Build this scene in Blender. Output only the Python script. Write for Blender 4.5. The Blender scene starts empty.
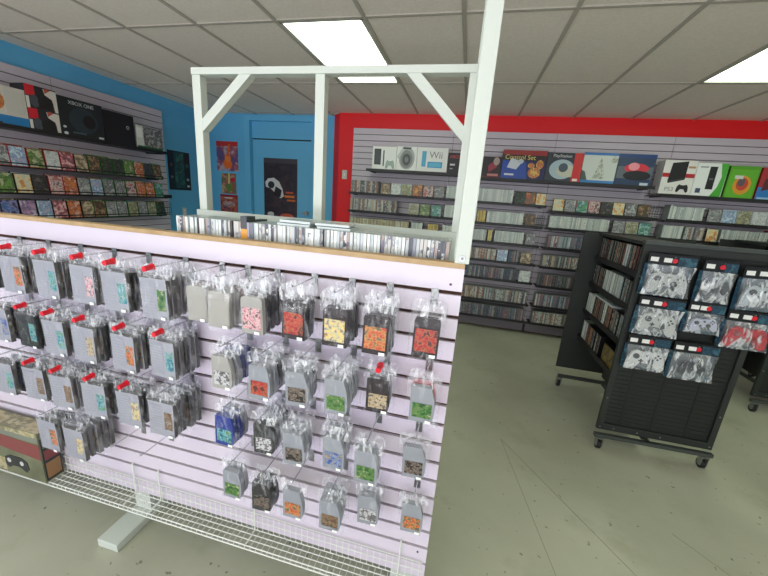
import bpy, math, random
from mathutils import Vector, Matrix
random.seed(7)
R = math.radians
COL = bpy.context.scene.collection

# ------------------------------------------------------------------ materials
def lin(c):
    return tuple((x/12.92 if x <= .04045 else ((x+.055)/1.055)**2.4) for x in c)
def rgb(r, g, b): return lin((r/255, g/255, b/255)) + (1,)
MATS = {}
def mat(name, c, rough=.5, metal=0., spec=.5, emit=None, es=0.):
    if name in MATS: return MATS[name]
    m = bpy.data.materials.new(name); m.use_nodes = True
    b = m.node_tree.nodes['Principled BSDF']
    b.inputs['Base Color'].default_value = rgb(*c)
    b.inputs['Roughness'].default_value = rough
    b.inputs['Metallic'].default_value = metal
    b.inputs['Specular IOR Level'].default_value = spec
    if emit:
        b.inputs['Emission Color'].default_value = rgb(*emit); b.inputs['Emission Strength'].default_value = es
    MATS[name] = m; return m
def mottle(name, c1, c2, scale=8, rough=.6, detail=4, bump=0., c3=None, coord='Object'):
    """two or three colours mixed by a noise"""
    m = mat(name, c1, rough); nt = m.node_tree; N = nt.nodes; L = nt.links
    b = N['Principled BSDF']; tc = N.new('ShaderNodeTexCoord'); n = N.new('ShaderNodeTexNoise')
    n.inputs['Scale'].default_value = scale; n.inputs['Detail'].default_value = detail
    r = N.new('ShaderNodeValToRGB'); L.new(tc.outputs[coord], n.inputs['Vector']); L.new(n.outputs['Fac'], r.inputs['Fac'])
    r.color_ramp.elements[0].position = .35; r.color_ramp.elements[1].position = .68
    r.color_ramp.elements[0].color = rgb(*c1); r.color_ramp.elements[1].color = rgb(*c2)
    if c3: e = r.color_ramp.elements.new(.5); e.color = rgb(*c3)
    L.new(r.outputs['Color'], b.inputs['Base Color'])
    if bump:
        bp = N.new('ShaderNodeBump'); bp.inputs['Strength'].default_value = bump; bp.inputs['Distance'].default_value = .01
        L.new(n.outputs['Fac'], bp.inputs['Height']); L.new(bp.outputs['Normal'], b.inputs['Normal'])
    return m
def soft(c, k=.28):
    g = sum(c)/3; return tuple(x*(1-k)+g*k for x in c)
def art(name, cols, scale=30, rough=.35, island=False, stretch=(1,1,1), const=False):
    av = tuple(sum(c[i] for c in cols)/len(cols) for i in range(3)); cols = [soft(tuple(c[i]*.68+av[i]*.32 for i in range(3)), .15) for c in cols]
    """printed cover art: patches of a palette, another crop for every object"""
    if name in MATS: return MATS[name]
    m = mat(name, cols[0], rough); nt = m.node_tree; N = nt.nodes; L = nt.links; b = N['Principled BSDF']
    tc = N.new('ShaderNodeTexCoord'); mp = N.new('ShaderNodeMapping'); mp.inputs['Scale'].default_value = stretch
    L.new(tc.outputs['Object'], mp.inputs['Vector'])
    if island: src = N.new('ShaderNodeNewGeometry').outputs['Random Per Island']
    else: src = N.new('ShaderNodeObjectInfo').outputs['Random']
    mu = N.new('ShaderNodeMath'); mu.operation = 'MULTIPLY'; mu.inputs[1].default_value = 97.3; L.new(src, mu.inputs[0])
    ad = N.new('ShaderNodeVectorMath'); ad.operation = 'ADD'; L.new(mp.outputs[0], ad.inputs[0]); L.new(mu.outputs[0], ad.inputs[1])
    n = N.new('ShaderNodeTexNoise'); n.inputs['Scale'].default_value = scale; n.inputs['Detail'].default_value = 5; n.inputs['Roughness'].default_value = .65; n.inputs['Distortion'].default_value = .3
    L.new(ad.outputs[0], n.inputs['Vector'])
    r = N.new('ShaderNodeValToRGB'); cr = r.color_ramp
    if const: cr.interpolation = 'CONSTANT'
    k = len(cols); cr.elements[0].position = 0; cr.elements[0].color = rgb(*cols[0])
    cr.elements[1].position = .34+.32*(1/k) if k > 1 else 1; cr.elements[1].color = rgb(*cols[1 % k])
    for i in range(2, k):
        e = cr.elements.new(.34+.32*i/k); e.color = rgb(*cols[i])
    L.new(n.outputs['Fac'], r.inputs['Fac']); L.new(r.outputs['Color'], b.inputs['Base Color'])
    return m
def pick(name, cols, rough=.4, island=False):
    """a flat colour chosen per object (or per loose piece) from a palette"""
    if name in MATS: return MATS[name]
    m = mat(name, cols[0], rough); nt = m.node_tree; N = nt.nodes; L = nt.links; b = N['Principled BSDF']
    src = N.new('ShaderNodeNewGeometry').outputs['Random Per Island'] if island else N.new('ShaderNodeObjectInfo').outputs['Random']
    tc = N.new('ShaderNodeTexCoord'); n = N.new('ShaderNodeTexNoise'); n.inputs['Scale'].default_value = 45
    mu = N.new('ShaderNodeMath'); mu.operation = 'MULTIPLY'; mu.inputs[1].default_value = 61.7; L.new(src, mu.inputs[0])
    ad = N.new('ShaderNodeVectorMath'); ad.operation = 'ADD'; L.new(tc.outputs['Object'], ad.inputs[0]); L.new(mu.outputs[0], ad.inputs[1]); L.new(ad.outputs[0], n.inputs['Vector'])
    r = N.new('ShaderNodeValToRGB'); cr = r.color_ramp; cr.interpolation = 'CONSTANT'; k = len(cols)
    cr.elements[0].color = rgb(*cols[0]); cr.elements[1].position = 1/k; cr.elements[1].color = rgb(*cols[1])
    for i in range(2, k): e = cr.elements.new(i/k); e.color = rgb(*cols[i])
    mx = N.new('ShaderNodeMath'); mx.operation = 'MULTIPLY_ADD'; mx.inputs[1].default_value = .5; L.new(n.outputs['Fac'], mx.inputs[0])
    sb = N.new('ShaderNodeMath'); sb.operation = 'SUBTRACT'; L.new(src, sb.inputs[0]); sb.inputs[1].default_value = .25; L.new(sb.outputs[0], mx.inputs[2])
    L.new(mx.outputs[0], r.inputs['Fac']); L.new(r.outputs['Color'], b.inputs['Base Color'])
    return m
def bagmat(name, base, tint, lo, hi, scale, bump=.5, rough=.16, wide=.2):
    """clear film: mostly transparent with crease highlights put in as whiter patches"""
    m = bpy.data.materials.new(name); m.use_nodes = True; nt = m.node_tree; N = nt.nodes; L = nt.links
    out = N['Material Output']; N.remove(N['Principled BSDF'])
    t = N.new('ShaderNodeBsdfTransparent'); t.inputs[0].default_value = (base, base, base*1.01, 1)
    g = N.new('ShaderNodeBsdfPrincipled'); g.inputs['Base Color'].default_value = rgb(*tint); g.inputs['Roughness'].default_value = rough
    g.inputs['Specular IOR Level'].default_value = .9; g.inputs['Coat Weight'].default_value = .6; g.inputs['Coat Roughness'].default_value = .08
    tc = N.new('ShaderNodeTexCoord'); mp = N.new('ShaderNodeMapping'); mp.inputs['Scale'].default_value = (1.6, 1, .55)
    oi = N.new('ShaderNodeObjectInfo'); mu = N.new('ShaderNodeMath'); mu.operation = 'MULTIPLY'; mu.inputs[1].default_value = 50; L.new(oi.outputs['Random'], mu.inputs[0])
    ad = N.new('ShaderNodeVectorMath'); ad.operation = 'ADD'; L.new(tc.outputs['Object'], mp.inputs[0]); L.new(mp.outputs[0], ad.inputs[0]); L.new(mu.outputs[0], ad.inputs[1])
    n = N.new('ShaderNodeTexNoise'); n.inputs['Scale'].default_value = scale; n.inputs['Detail'].default_value = 3; n.inputs['Distortion'].default_value = 1.2
    L.new(ad.outputs[0], n.inputs['Vector'])
    r = N.new('ShaderNodeMapRange'); r.inputs['From Min'].default_value = .5; r.inputs['From Max'].default_value = .5+wide
    r.inputs['To Min'].default_value = lo; r.inputs['To Max'].default_value = hi; L.new(n.outputs['Fac'], r.inputs['Value'])  # noise whitens the film in patches, painted highlights for the crinkles
    bp = N.new('ShaderNodeBump'); bp.inputs['Strength'].default_value = bump; bp.inputs['Distance'].default_value = .008
    L.new(n.outputs['Fac'], bp.inputs['Height']); L.new(bp.outputs['Normal'], g.inputs['Normal'])
    mx = N.new('ShaderNodeMixShader'); L.new(r.outputs[0], mx.inputs[0]); L.new(t.outputs[0], mx.inputs[1]); L.new(g.outputs[0], mx.inputs[2]); L.new(mx.outputs[0], out.inputs[0])
    MATS[name] = m; return m

WHITEP = mat('painted white wood', (202, 207, 198), .5)
SLAT = mat('white slatboard laminate', (213, 202, 215), .32)
SLATB = mat('wall slatboard laminate', (205, 196, 204), .4)
SEAM = mat('panel seam', (70, 64, 64), .8)
GRV = mottle('shaded fibreboard groove', (72, 44, 32), (48, 28, 22), 20, .9)  # brown board, colour deepened to carry the shade inside the slots
GRVB = mat('dark slat groove', (58, 46, 46), .8)
TAN = mottle('raw plywood edge', (190, 160, 118), (168, 138, 98), 14, .6)
BLACKM = mat('black shelf metal', (22, 22, 24), .45)
CHROME = mat('chrome wire', (205, 208, 210), .22, .9)
WIREW = mat('white coated wire', (226, 228, 220), .35)
REDC = mat('red plastic', (222, 34, 52), .3)
STICK = mat('white price sticker', (240, 240, 236), .5)
BAG = bagmat('clear film', .99, (246, 246, 250), .012, .22, 30)
BAGT = bagmat('crinkled clear film', .985, (250, 250, 252), .05, .55, 42, bump=.9, wide=.2)
FOIL = bagmat('silver blister film', .93, (232, 236, 238), .08, .75, 16, bump=1., rough=.08, wide=.14)
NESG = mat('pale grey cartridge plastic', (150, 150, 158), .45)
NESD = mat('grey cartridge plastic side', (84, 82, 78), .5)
N64G = mat('grey cartridge plastic', (138, 141, 146), .45)
DARKC = mat('near black cartridge plastic', (34, 24, 26), .4)
CHARC = mat('charcoal cartridge plastic', (40, 42, 40), .4)
BLUEC = mat('blue cartridge plastic', (34, 52, 128), .35)
REDP = mat('red cartridge plastic', (205, 50, 58), .35)
PALEC = mat('silvery cartridge sleeve', (156, 153, 146), .3)
BROWNC = mat('brown cartridge spine', (110, 70, 62), .4)
RED = mat('red wall paint', (236, 12, 22), .5)
BLUE = mottle('blue wall paint', (96, 178, 222), (102, 185, 228), 1.5, .55)
BLUED = mat('blue door paint', (104, 186, 228), .45)
DARKR = mat('dark rack panel', (36, 40, 37), .5)
DARKR2 = mat('rack slats', (26, 29, 27), .5)
RACKM = mat('rack base metal', (74, 79, 76), .4, .3)
GALV = mat('zinc caster metal', (150, 152, 150), .3, .8)
RUBB = mat('caster rubber', (24, 24, 24), .6)

# ------------------------------------------------------------------ mesh builder
class MB:
    def __init__(s): s.v = []; s.f = []; s.m = []; s.mats = []
    def mi(s, m):
        if m not in s.mats: s.mats.append(m)
        return s.mats.index(m)
    def face(s, pts, m):
        i = len(s.v); s.v += [tuple(p) for p in pts]; s.f.append(tuple(range(i, i+len(pts)))); s.m.append(s.mi(m))
    def box(s, x0, x1, y0, y1, z0, z1, m, front=None):
        i = len(s.v)
        s.v += [(x0,y0,z0),(x1,y0,z0),(x1,y1,z0),(x0,y1,z0),(x0,y0,z1),(x1,y0,z1),(x1,y1,z1),(x0,y1,z1)]
        k = s.mi(m); kf = s.mi(front) if front else k
        for q, kk in (((0,3,2,1),k),((4,5,6,7),k),((0,1,5,4),kf),((1,2,6,5),k),((2,3,7,6),k),((3,0,4,7),k)):
            s.f.append(tuple(i+a for a in q)); s.m.append(kk)
        return s
    def prism(s, poly, y0, y1, m, front=None):
        """outline in x,z (counter-clockwise seen from -y) extruded along y"""
        n = len(poly); i = len(s.v); k = s.mi(m); kf = s.mi(front) if front else k
        s.v += [(x, y0, z) for x, z in poly] + [(x, y1, z) for x, z in poly]
        s.f.append(tuple(i+a for a in range(n))); s.m.append(kf)
        s.f.append(tuple(i+n+a for a in reversed(range(n)))); s.m.append(k)
        for a in range(n):
            b = (a+1) % n; s.f.append((i+a, i+n+a, i+n+b, i+b)); s.m.append(k)
        return s
    def disc(s, cx, cz, r, y0, y1, m, rz=None, n=16):
        rz = rz or r
        return s.prism([(cx+r*math.cos(2*math.pi*a/n), cz+rz*math.sin(2*math.pi*a/n)) for a in range(n)], y0, y1, m)
    def tube(s, p0, p1, r, m, n=6, r1=None):
        p0 = Vector(p0); p1 = Vector(p1); d = (p1-p0).normalized(); r1 = r if r1 is None else r1
        a = d.orthogonal().normalized(); b = d.cross(a); i = len(s.v); k = s.mi(m)
        for p, q in ((p0, r), (p1, r1)):
            for j in range(n):
                t = 2*math.pi*j/n; s.v.append(tuple(p + a*q*math.cos(t) + b*q*math.sin(t)))
        for j in range(n):
            l = (j+1) % n; s.f.append((i+j, i+l, i+n+l, i+n+j)); s.m.append(k)
        s.f.append(tuple(i+a for a in reversed(range(n)))); s.m.append(k)
        s.f.append(tuple(i+n+a for a in range(n))); s.m.append(k)
        return s
    def path(s, pts, r, m, n=6):
        for a, b in zip(pts, pts[1:]): s.tube(a, b, r, m, n)
        return s
    def bar(s, p0, p1, w, h, m, up=(0,1,0)):
        """rectangular bar: w across, h along 'up'"""
        p0 = Vector(p0); p1 = Vector(p1); d = (p1-p0).normalized(); u = Vector(up); u = (u-d*u.dot(d)).normalized(); c = d.cross(u)
        i = len(s.v); k = s.mi(m)
        for p in (p0, p1):
            for a, b in ((-1,-1),(1,-1),(1,1),(-1,1)): s.v.append(tuple(p+c*a*w/2+u*b*h/2))
        for q in ((3,2,1,0),(4,5,6,7),(0,1,5,4),(1,2,6,5),(2,3,7,6),(3,0,4,7)): s.f.append(tuple(i+a for a in q)); s.m.append(k)
        return s
    def mesh(s, name):
        me = bpy.data.meshes.new(name); me.from_pydata(s.v, [], s.f)
        for m in s.mats: me.materials.append(m)
        me.polygons.foreach_set('material_index', s.m); me.update(); return me
    def build(s, name, parent=None, bevel=0., loc=None, rz=0.):
        o = bpy.data.objects.new(name, s.mesh(name)); COL.objects.link(o)
        if parent: o.parent = parent
        if loc: o.location = loc
        if rz: o.rotation_euler.z = rz
        if bevel:
            b = o.modifiers.new('bevel', 'BEVEL'); b.width = bevel; b.segments = 2; b.limit_method = 'ANGLE'
        return o
def tag(o, label, cat, group=None, kind=None):
    o['label'] = label; o['category'] = cat
    if group: o['group'] = group
    if kind: o['kind'] = kind
    return o
def struct(o): o['kind'] = 'structure'; return o
def empty(name, loc, label, cat, group=None, rz=0.):
    o = bpy.data.objects.new(name, None); COL.objects.link(o); o.location = loc; o.rotation_euler.z = rz; o.empty_display_size = .05
    return tag(o, label, cat, group)
def inst(name, me, parent=None, loc=(0,0,0), rot=(0,0,0), m=None):
    o = bpy.data.objects.new(name, me); COL.objects.link(o); o.parent = parent; o.location = loc; o.rotation_euler = rot
    if m:
        for i, x in (m.items() if isinstance(m, dict) else ((0, m),)):
            o.material_slots[i].link = 'OBJECT'; o.material_slots[i].material = x
    return o
def text(body, size, loc, m, parent, name='lettering', ext=.0008, rot=(R(90),0,0), sx=1.):
    c = bpy.data.curves.new(name, 'FONT'); c.body = body; c.size = size; c.extrude = ext; c.align_x = 'CENTER'; c.align_y = 'CENTER'
    c.materials.append(m); t = bpy.data.objects.new(name, c); COL.objects.link(t); bpy.context.view_layer.update()
    me = bpy.data.meshes.new_from_object(t.evaluated_get(bpy.context.evaluated_depsgraph_get())); bpy.data.objects.remove(t)
    if not me.materials: me.materials.append(m)
    o = bpy.data.objects.new(name, me); COL.objects.link(o); o.parent = parent; o.location = loc; o.rotation_euler = rot; o.scale.x = sx
    return o
ORD = ['first','second','third','fourth','fifth','sixth','seventh','eighth','ninth','tenth','eleventh','twelfth','thirteenth','fourteenth','fifteenth','sixteenth']

# ------------------------------------------------------------------ room shell
H = 2.686; XL = -4.08; XR = 5.6; YF = -3.3; YB = 3.74
fl = mottle('worn floor', (168, 168, 148), (190, 190, 170), 1.3, .34, 8, c3=(179, 179, 159))
def floor_detail():
    nt = fl.node_tree; N = nt.nodes; L = nt.links; b = N['Principled BSDF']
    base = b.inputs['Base Color'].links[0].from_socket
    tc = N.new('ShaderNodeTexCoord')
    vo = N.new('ShaderNodeTexNoise'); vo.inputs['Scale'].default_value = 26; vo.inputs['Detail'].default_value = 2; L.new(tc.outputs['Object'], vo.inputs['Vector'])
    r = N.new('ShaderNodeMapRange'); r.inputs['From Min'].default_value = .69; r.inputs['From Max'].default_value = .74; L.new(vo.outputs['Fac'], r.inputs['Value'])
    m1 = N.new('ShaderNodeMixRGB'); m1.inputs[2].default_value = rgb(120, 120, 102); L.new(r.outputs[0], m1.inputs[0]); L.new(base, m1.inputs[1])
    # broad scuffs
    n2 = N.new('ShaderNodeTexNoise'); n2.inputs['Scale'].default_value = 2.4; n2.inputs['Detail'].default_value = 8; n2.inputs['Roughness'].default_value = .7
    L.new(tc.outputs['Object'], n2.inputs['Vector'])
    r2 = N.new('ShaderNodeMapRange'); r2.inputs['From Min'].default_value = .54; r2.inputs['From Max'].default_value = .72; r2.inputs['To Max'].default_value = .5; L.new(n2.outputs['Fac'], r2.inputs['Value'])
    m2 = N.new('ShaderNodeMixRGB'); m2.inputs[2].default_value = rgb(142, 142, 116); L.new(r2.outputs[0], m2.inputs[0]); L.new(m1.outputs[0], m2.inputs[1])
    L.new(m2.outputs[0], b.inputs['Base Color'])
floor_detail()
struct(MB().box(XL-.2, XR+.2, YF-.2, 4.3, -.1, 0, fl).build('floor'))
# long hairline joints in the floor
m = MB()
CR = mat('floor joint', (148, 148, 126), .8)
for a, b in (((1.02, .35), (.42, 1.25)), ((.72, -.4), (.42, 1.25)), ((1.75, .2), (1.25, .75)), ((-.9, -.9), (-2.0, -.55))):
    m.bar((a[0], a[1], .0008), (b[0], b[1], .0008), .0025, .0012, CR, up=(0,0,1))
tag(m.build('floor_crack'), 'thin hairline joints running across the greenish floor', 'crack', kind='structure')

tile = mottle('ceiling tile', (228, 219, 206), (235, 227, 215), 60, .9, 3)
grid = mat('ceiling grid metal', (176, 170, 158), .6)
GX, GY = -3.231, 2.559
lights = [(3, 0), (8, 0), (3, 3), (8, 3), (12, 1)]          # cells that hold a lamp: column from GX, row down from GY
m = MB()
cols = range(-2, 15); rows = range(-2, 5)
for i in cols:
    for j in rows:
        if (i, j) in lights: continue
        x0 = max(XL, GX+i*.61); x1 = min(XR, GX+(i+1)*.61); y1 = min(4.2, GY-j*1.22); y0 = max(YF, GY-(j+1)*1.22)
        if x1 > x0 and y1 > y0: m.face([(x0,y0,H+.006),(x0,y1,H+.006),(x1,y1,H+.006),(x1,y0,H+.006)], tile)
m.box(XL-.2, XR+.2, YF-.2, 4.3, H+.12, H+.2, tile)
for i in cols:
    x = GX+i*.61
    if XL < x < XR: m.box(x-.012, x+.012, YF, 4.2, H-.002, H+.02, grid)
for j in rows:
    y = GY-j*1.22
    if YF < y < 4.2: m.box(XL, XR, y-.012, y+.012, H-.001, H+.02, grid)
struct(m.build('ceiling'))
LAMP = mat('lit diffuser', (240, 250, 240), .5, emit=(236, 255, 226), es=8.6)
LFR = mat('lamp frame', (200, 198, 188), .5)
wh = ['bright ceiling light panel above the wooden frame', 'bright ceiling light panel above the console boxes on the right', 'ceiling light panel behind the viewer on the left', 'ceiling light panel behind the viewer on the right', 'ceiling light panel far to the right']
for n, (i, j) in enumerate(lights):
    x0 = GX+i*.61+.012; x1 = x0+.586; y1 = GY-j*1.22-.012; y0 = y1-1.196
    if n > 1: y0 = max(y0, YF+.05)
    o = empty('ceiling_light', ((x0+x1)/2, (y0+y1)/2, H), wh[n], 'ceiling light', 'recessed ceiling lights')
    cx, cy = (x0+x1)/2, (y0+y1)/2; X = (x1-x0)/2; Y = (y1-y0)/2
    MB().box(-X+.02, X-.02, -Y+.02, Y-.02, .014, .03, LAMP).build('diffuser', o)
    f = MB(); f.box(-X, X, -Y, -Y+.02, 0, .05, LFR); f.box(-X, X, Y-.02, Y, 0, .05, LFR); f.box(-X, -X+.02, -Y, Y, 0, .05, LFR); f.box(X-.02, X, -Y, Y, 0, .05, LFR)
    f.build('light_frame', o)
# walls
struct(MB().box(XL-.15, XL, YF-.15, 4.2, 0, H+.1, BLUE).build('wall_left'))
m = MB(); m.box(XL, -3.44, 3.9, 4.1, 0, H+.1, BLUE); m.box(-2.25, -1.99, 3.9, 4.1, 0, H+.1, BLUE); m.box(-3.44, -2.25, 3.9, 4.1, 2.67, H+.1, BLUE); m.box(-3.44, -2.25, 4.0, 4.1, 0, 2.67, GRVB)  # last box: dark backing added behind the door to stop outside light
struct(m.build('wall_back_left'))
m = MB(); m.prism([(0,0),(1,0),(1,1)], 0, 0, RED) if 0 else None
i = len(m.v)
poly = [(-2.0, 3.9), (-1.86, YB), (XR, YB), (XR, 4.1), (-2.0, 4.1)]
zz = (0, H+.1); n = len(poly)
m.v += [(x, y, 0) for x, y in poly] + [(x, y, H+.1) for x, y in poly]
k = m.mi(RED)
for a in range(n):
    b = (a+1) % n; m.f.append((a, b, n+b, n+a)); m.m.append(k)
m.f.append(tuple(range(n-1, -1, -1))); m.m.append(k); m.f.append(tuple(range(n, 2*n))); m.m.append(k)
struct(m.build('wall_back'))
WALLW = mat('white wall paint', (205, 202, 196), .7)
struct(MB().box(XR, XR+.15, YF-.15, 4.2, 0, H+.1, WALLW).build('wall_right'))
m = MB(); m.box(XL, XR, YF-.15, YF, 0, .35, WALLW); m.box(XL, XR, YF-.15, YF, 2.45, H+.1, WALLW)
for x in (XL, -.9, 2.3, XR-.15): m.box(x, x+.15, YF-.15, YF, .35, 2.45, WALLW)
struct(m.build('wall_front'))
GL = bagmat('shop window glass', .97, (255, 255, 255), .03, .05, 1., bump=0)
for n, (a, b) in enumerate(((XL+.15, -.9), (-.75, 2.3), (2.45, XR-.15))):
    w = struct(MB().box(a, b, YF-.09, YF-.084, .35, 2.45, GL).build('window_%d' % (n+1)))
    f = MB(); f.box(a, b, YF-.12, YF-.04, .35, .4, WHITEP); f.box(a, b, YF-.12, YF-.04, 2.4, 2.45, WHITEP); f.box((a+b)/2-.025, (a+b)/2+.025, YF-.12, YF-.04, .4, 2.4, WHITEP)
    f.build('window_frame', w)
# door in the back left wall
d = struct(MB().box(-3.34, -2.35, 3.945, 3.985, .01, 2.345, BLUED).build('door_1'))
f = MB(); f.box(-3.44, -3.35, 3.88, 3.99, 0, 2.67, BLUED); f.box(-2.34, -2.25, 3.88, 3.99, 0, 2.67, BLUED); f.box(-3.35, -2.34, 3.88, 3.99, 2.6, 2.67, BLUED)
f.box(-3.35, -2.34, 3.95, 3.99, 2.365, 2.6, BLUED); f.build('door_frame', d)
f = MB(); f.disc(-2.43, 1.31, .03, 3.915, 3.93, GALV); f.disc(-2.43, 1.31, .012, 3.93, 3.945, GALV); f.disc(-2.43, 1.31, .035, 3.94, 3.946, GALV); f.box(-2.5, -2.43, 3.905, 3.917, 1.3, 1.32, GALV); f.build('door_handle', d)
struct(MB().box(-1.86, -1.64, YB-.012, YB, 0, .1, RED).build('baseboard_back'))

# slatboard on the walls: boards with dark grooves between
def slatwall(name, w, ztop, n, pitch, mb, mg, seams=(), th=.02, gh=.008, gd=.011):
    """local: x 0..w, front at y=0, thickness behind"""
    m = MB(); m.box(0, w, gd, th, ztop-n*pitch, ztop, mg)
    for k in range(n):
        z1 = ztop-k*pitch-(gh/2 if k else 0); z0 = ztop-(k+1)*pitch+gh/2
        xs = [0]+list(seams)+[w]
        for a, b in zip(xs, xs[1:]):
            m.box(a+(.004 if a else 0), b, 0, gd+.0001, z0, z1, mb)
    return m
sp = slatwall('x', 5.02+1.64, 2.5, 31, .0762, SLATB, GRVB, (1.33, 2.54+.0, 3.76, 4.98))
o = sp.build('trim_slatwall_back', loc=(-1.64, YB-.04, 0)); o['kind'] = 'structure'; o['label'] = 'white slatwall panelling on the red back wall'
sp = slatwall('x', 3.01+1.9, 2.505, 31, .0762, SLATB, GRVB, (1.22, 2.44, 3.66))
o = sp.build('trim_slatwall_left', loc=(XL+.04, -1.9, 0), rz=R(90)); o['kind'] = 'structure'; o['label'] = 'white slatwall panelling on the blue left wall'
YS = YB-.04; XS = XL+.04
m = MB(); m.box(-1.64, XR, YS-.05, YS, .02, .13, mat('kick board', (120, 112, 120), .5)); m.box(.89, .92, YS-.055, YS-.049, .02, .12, BLACKM); struct(m.build('baseboard_kick'))

# ------------------------------------------------------------------ the divider (gondola)
S = .0762; ZT = 1.42; XD = -2.9
g = empty('display_divider', (0, 0, 0), 'freestanding white slatwall divider counter with tan edge and white wooden frame on top', 'display counter')
sp = slatwall('x', -XD, ZT, 16, S, SLAT, GRV, gh=.0125)
so = sp.build('slat_panel', g, loc=(XD, 0, 0))
scr = MB()
for z in (ZT-.05, ZT-14.35*S): scr.disc(-.035, z, .004, -.0015, 0, mat('screw head', (70, 66, 66), .4, .6))
scr.build('screw', g)
MB().box(XD, .0, -.003, .035, ZT, ZT+.016, TAN).build('edge_board', g, bevel=.001)
MB().box(XD, 0, .035, .30, 1.348, 1.366, WHITEP).build('tray_board', g)
MB().box(XD, 0, .30, .32, ZT-16*S, 1.372, WHITEP).build('rear_panel', g)
MB().box(-1.17, -.012, .282, .2995, 1.366, 1.503, WHITEP).build('rear_rail', g)
MB().box(-.018, 0, .0201, .30, ZT-16*S, 1.346, WHITEP).build('end_panel', g)
MB().box(XD, XD+.018, .0201, .30, ZT-16*S, 1.346, WHITEP).build('end_panel', g)
for x in (-1.385, -.09, -2.4):
    MB().box(x-.055, x+.055, -.135 if x < -1 else .0, .45, .002, .042, WHITEP).build('foot', g, bevel=.003)
    MB().box(x-.045, x+.045, .05, .27, .042, ZT-16*S, WHITEP).build('leg', g)
MB().box(-.032, .010, -.004, .036, ZT+.016, H-.002, WHITEP).build('front_post', g, bevel=.002)
MB().box(-.037, -.012, .045, .085, ZT-.02, 2.2, WHITEP).build('post_backer', g)
for x in (-1.15, -.608, -.045):
    MB().box(x-.019, x+.019, .30, .338, 1.2, 2.036, WHITEP).build('post', g, bevel=.002)
MB().box(-1.170, -.024, .297, .341, 2.036, 2.062, WHITEP).build('beam', g, bevel=.002)
MB().bar((-.91, .319, 2.05), (-1.14, .319, 1.84), .036, .036, WHITEP).build('brace', g)
MB().bar((-.27, .319, 2.05), (-.05, .319, 1.83), .036, .036, WHITEP).build('brace', g)
b = MB(); b.disc(-.011, ZT+.032, .009, -.008, -.004, GALV, n=8); b.disc(-.011, ZT+.032, .0045, -.011, -.008, mat('bolt', (110, 108, 104), .35, .7), n=6); b.build('bolt', g)

# wire shelf along the foot of the divider
ws = empty('wire_shelf', (0, 0, 0), 'white coated wire shelf along the foot of the slatwall divider', 'wire shelf')
zs = ZT-16*S+.008; x0, x1 = -2.88, -.012; yb, yf = -.012, -.082
m = MB()
x = x0
while x < x1+.001:
    m.tube((x, yb, zs), (x, yf, zs), .0013, WIREW, 4); x += .0254
for y in (yb, -.035, -.058, yf): m.tube((x0, y, zs-.002), (x1, y, zs-.002), .0025 if y == yf else .002, WIREW)
m.build('shelf_deck', ws)
m = MB(); x = x0
while x < x1+.001:
    m.tube((x, yf, zs), (x, yf-.004, zs-.016), .0013, WIREW, 4); x += .0254
m.tube((x0, yf-.004, zs-.016), (x1, yf-.004, zs-.016), .0028, WIREW); m.build('front_lip', ws)
m = MB(); x = x0+.0127
while x < x1+.001:
    m.tube((x, yb, zs), (x, yb, zs+.085), .0013, WIREW, 4); x += .0254
m.tube((x0, yb, zs+.085), (x1, yb, zs+.085), .002, WIREW); m.tube((x0, yb, zs+.045), (x1, yb, zs+.045), .0015, WIREW); m.build('back_guard', ws)
for x in (-2.5, -1.34, -1.2, -.72, -.1):
    m = MB(); m.path([(x, -.004, zs+.16), (x, -.012, zs+.16), (x, -.014, zs), (x, yf, zs-.004)], .0028, WIREW); m.build('shelf_bracket', ws)

# ------------------------------------------------------------------ cartridges in bags on hooks
PAL = {
 'green': [(40,110,40),(120,170,60),(20,60,30),(220,210,170)], 'black': [(20,18,20),(190,170,150),(30,26,26),(120,90,70)],
 'red': [(206,40,40),(226,130,60),(150,22,30),(70,20,30)], 'orange': [(230,90,40),(240,190,90),(196,50,36),(60,110,100)],
 'yellow': [(236,200,90),(180,210,220),(250,230,150),(220,120,60)], 'teal': [(40,150,170),(190,220,210),(20,70,110),(90,180,90)],
 'blue': [(50,90,180),(180,200,230),(30,40,100),(220,180,110)], 'white': [(226,226,224),(60,60,64),(190,190,196),(120,110,110)],
 'brown': [(120,84,60),(200,160,110),(80,50,40),(60,70,60)], 'purple': [(110,70,150),(220,160,190),(60,50,110),(230,220,230)],
 'pink': [(230,160,170),(250,230,220),(200,60,80),(90,60,70)], 'tan': [(196,168,120),(230,214,180),(140,110,80),(90,80,70)]}
def lab(c, sc=75): p = PAL[c]; return art(c+' label art %d' % sc, [(34,28,30), p[2], p[0], p[0], p[1], (60,50,54), p[3]], sc)
def nes_mesh():
    m = MB(); w, h, t = .052, .138, .0075
    m.box(-w, w, -t, t, -h, 0, NESG)
    for k in range(11): m.box(-w+.004, .006, -t-.0008, -t, -h+.012+k*.0108, -h+.012+k*.0108+.0075, NESG)      # grip ribs
    m.box(-w, w, -t-.0008, -t, -.012, 0, NESG)
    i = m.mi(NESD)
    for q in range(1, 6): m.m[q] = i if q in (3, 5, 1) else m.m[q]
    return m.mesh('cartridge')
def n64_mesh():
    o = [(-.0375, -.116), (.024, -.116), (.0335, -.107), (.0375, -.085), (.0375, -.062), (.034, -.035), (.027, -.012), (.024, 0), (-.034, 0), (-.0375, -.004)]
    m = MB(); m.prism(o, -.0095, .0095, N64G); m.prism([(x*.8-.002, z*.42-.062) for x, z in o], -.0103, -.0095, N64G)
    return m.mesh('cartridge')
def dark_mesh():
    o = [(-.037, -.118), (.037, -.118), (.037, -.012), (.033, -.003), (.024, 0), (-.024, 0), (-.033, -.003), (-.037, -.012)]
    m = MB(); m.prism(o, -.0085, .0085, DARKC); m.box(-.034, .034, -.0095, -.0085, -.108, -.028, DARKC)
    return m.mesh('cartridge')
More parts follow.
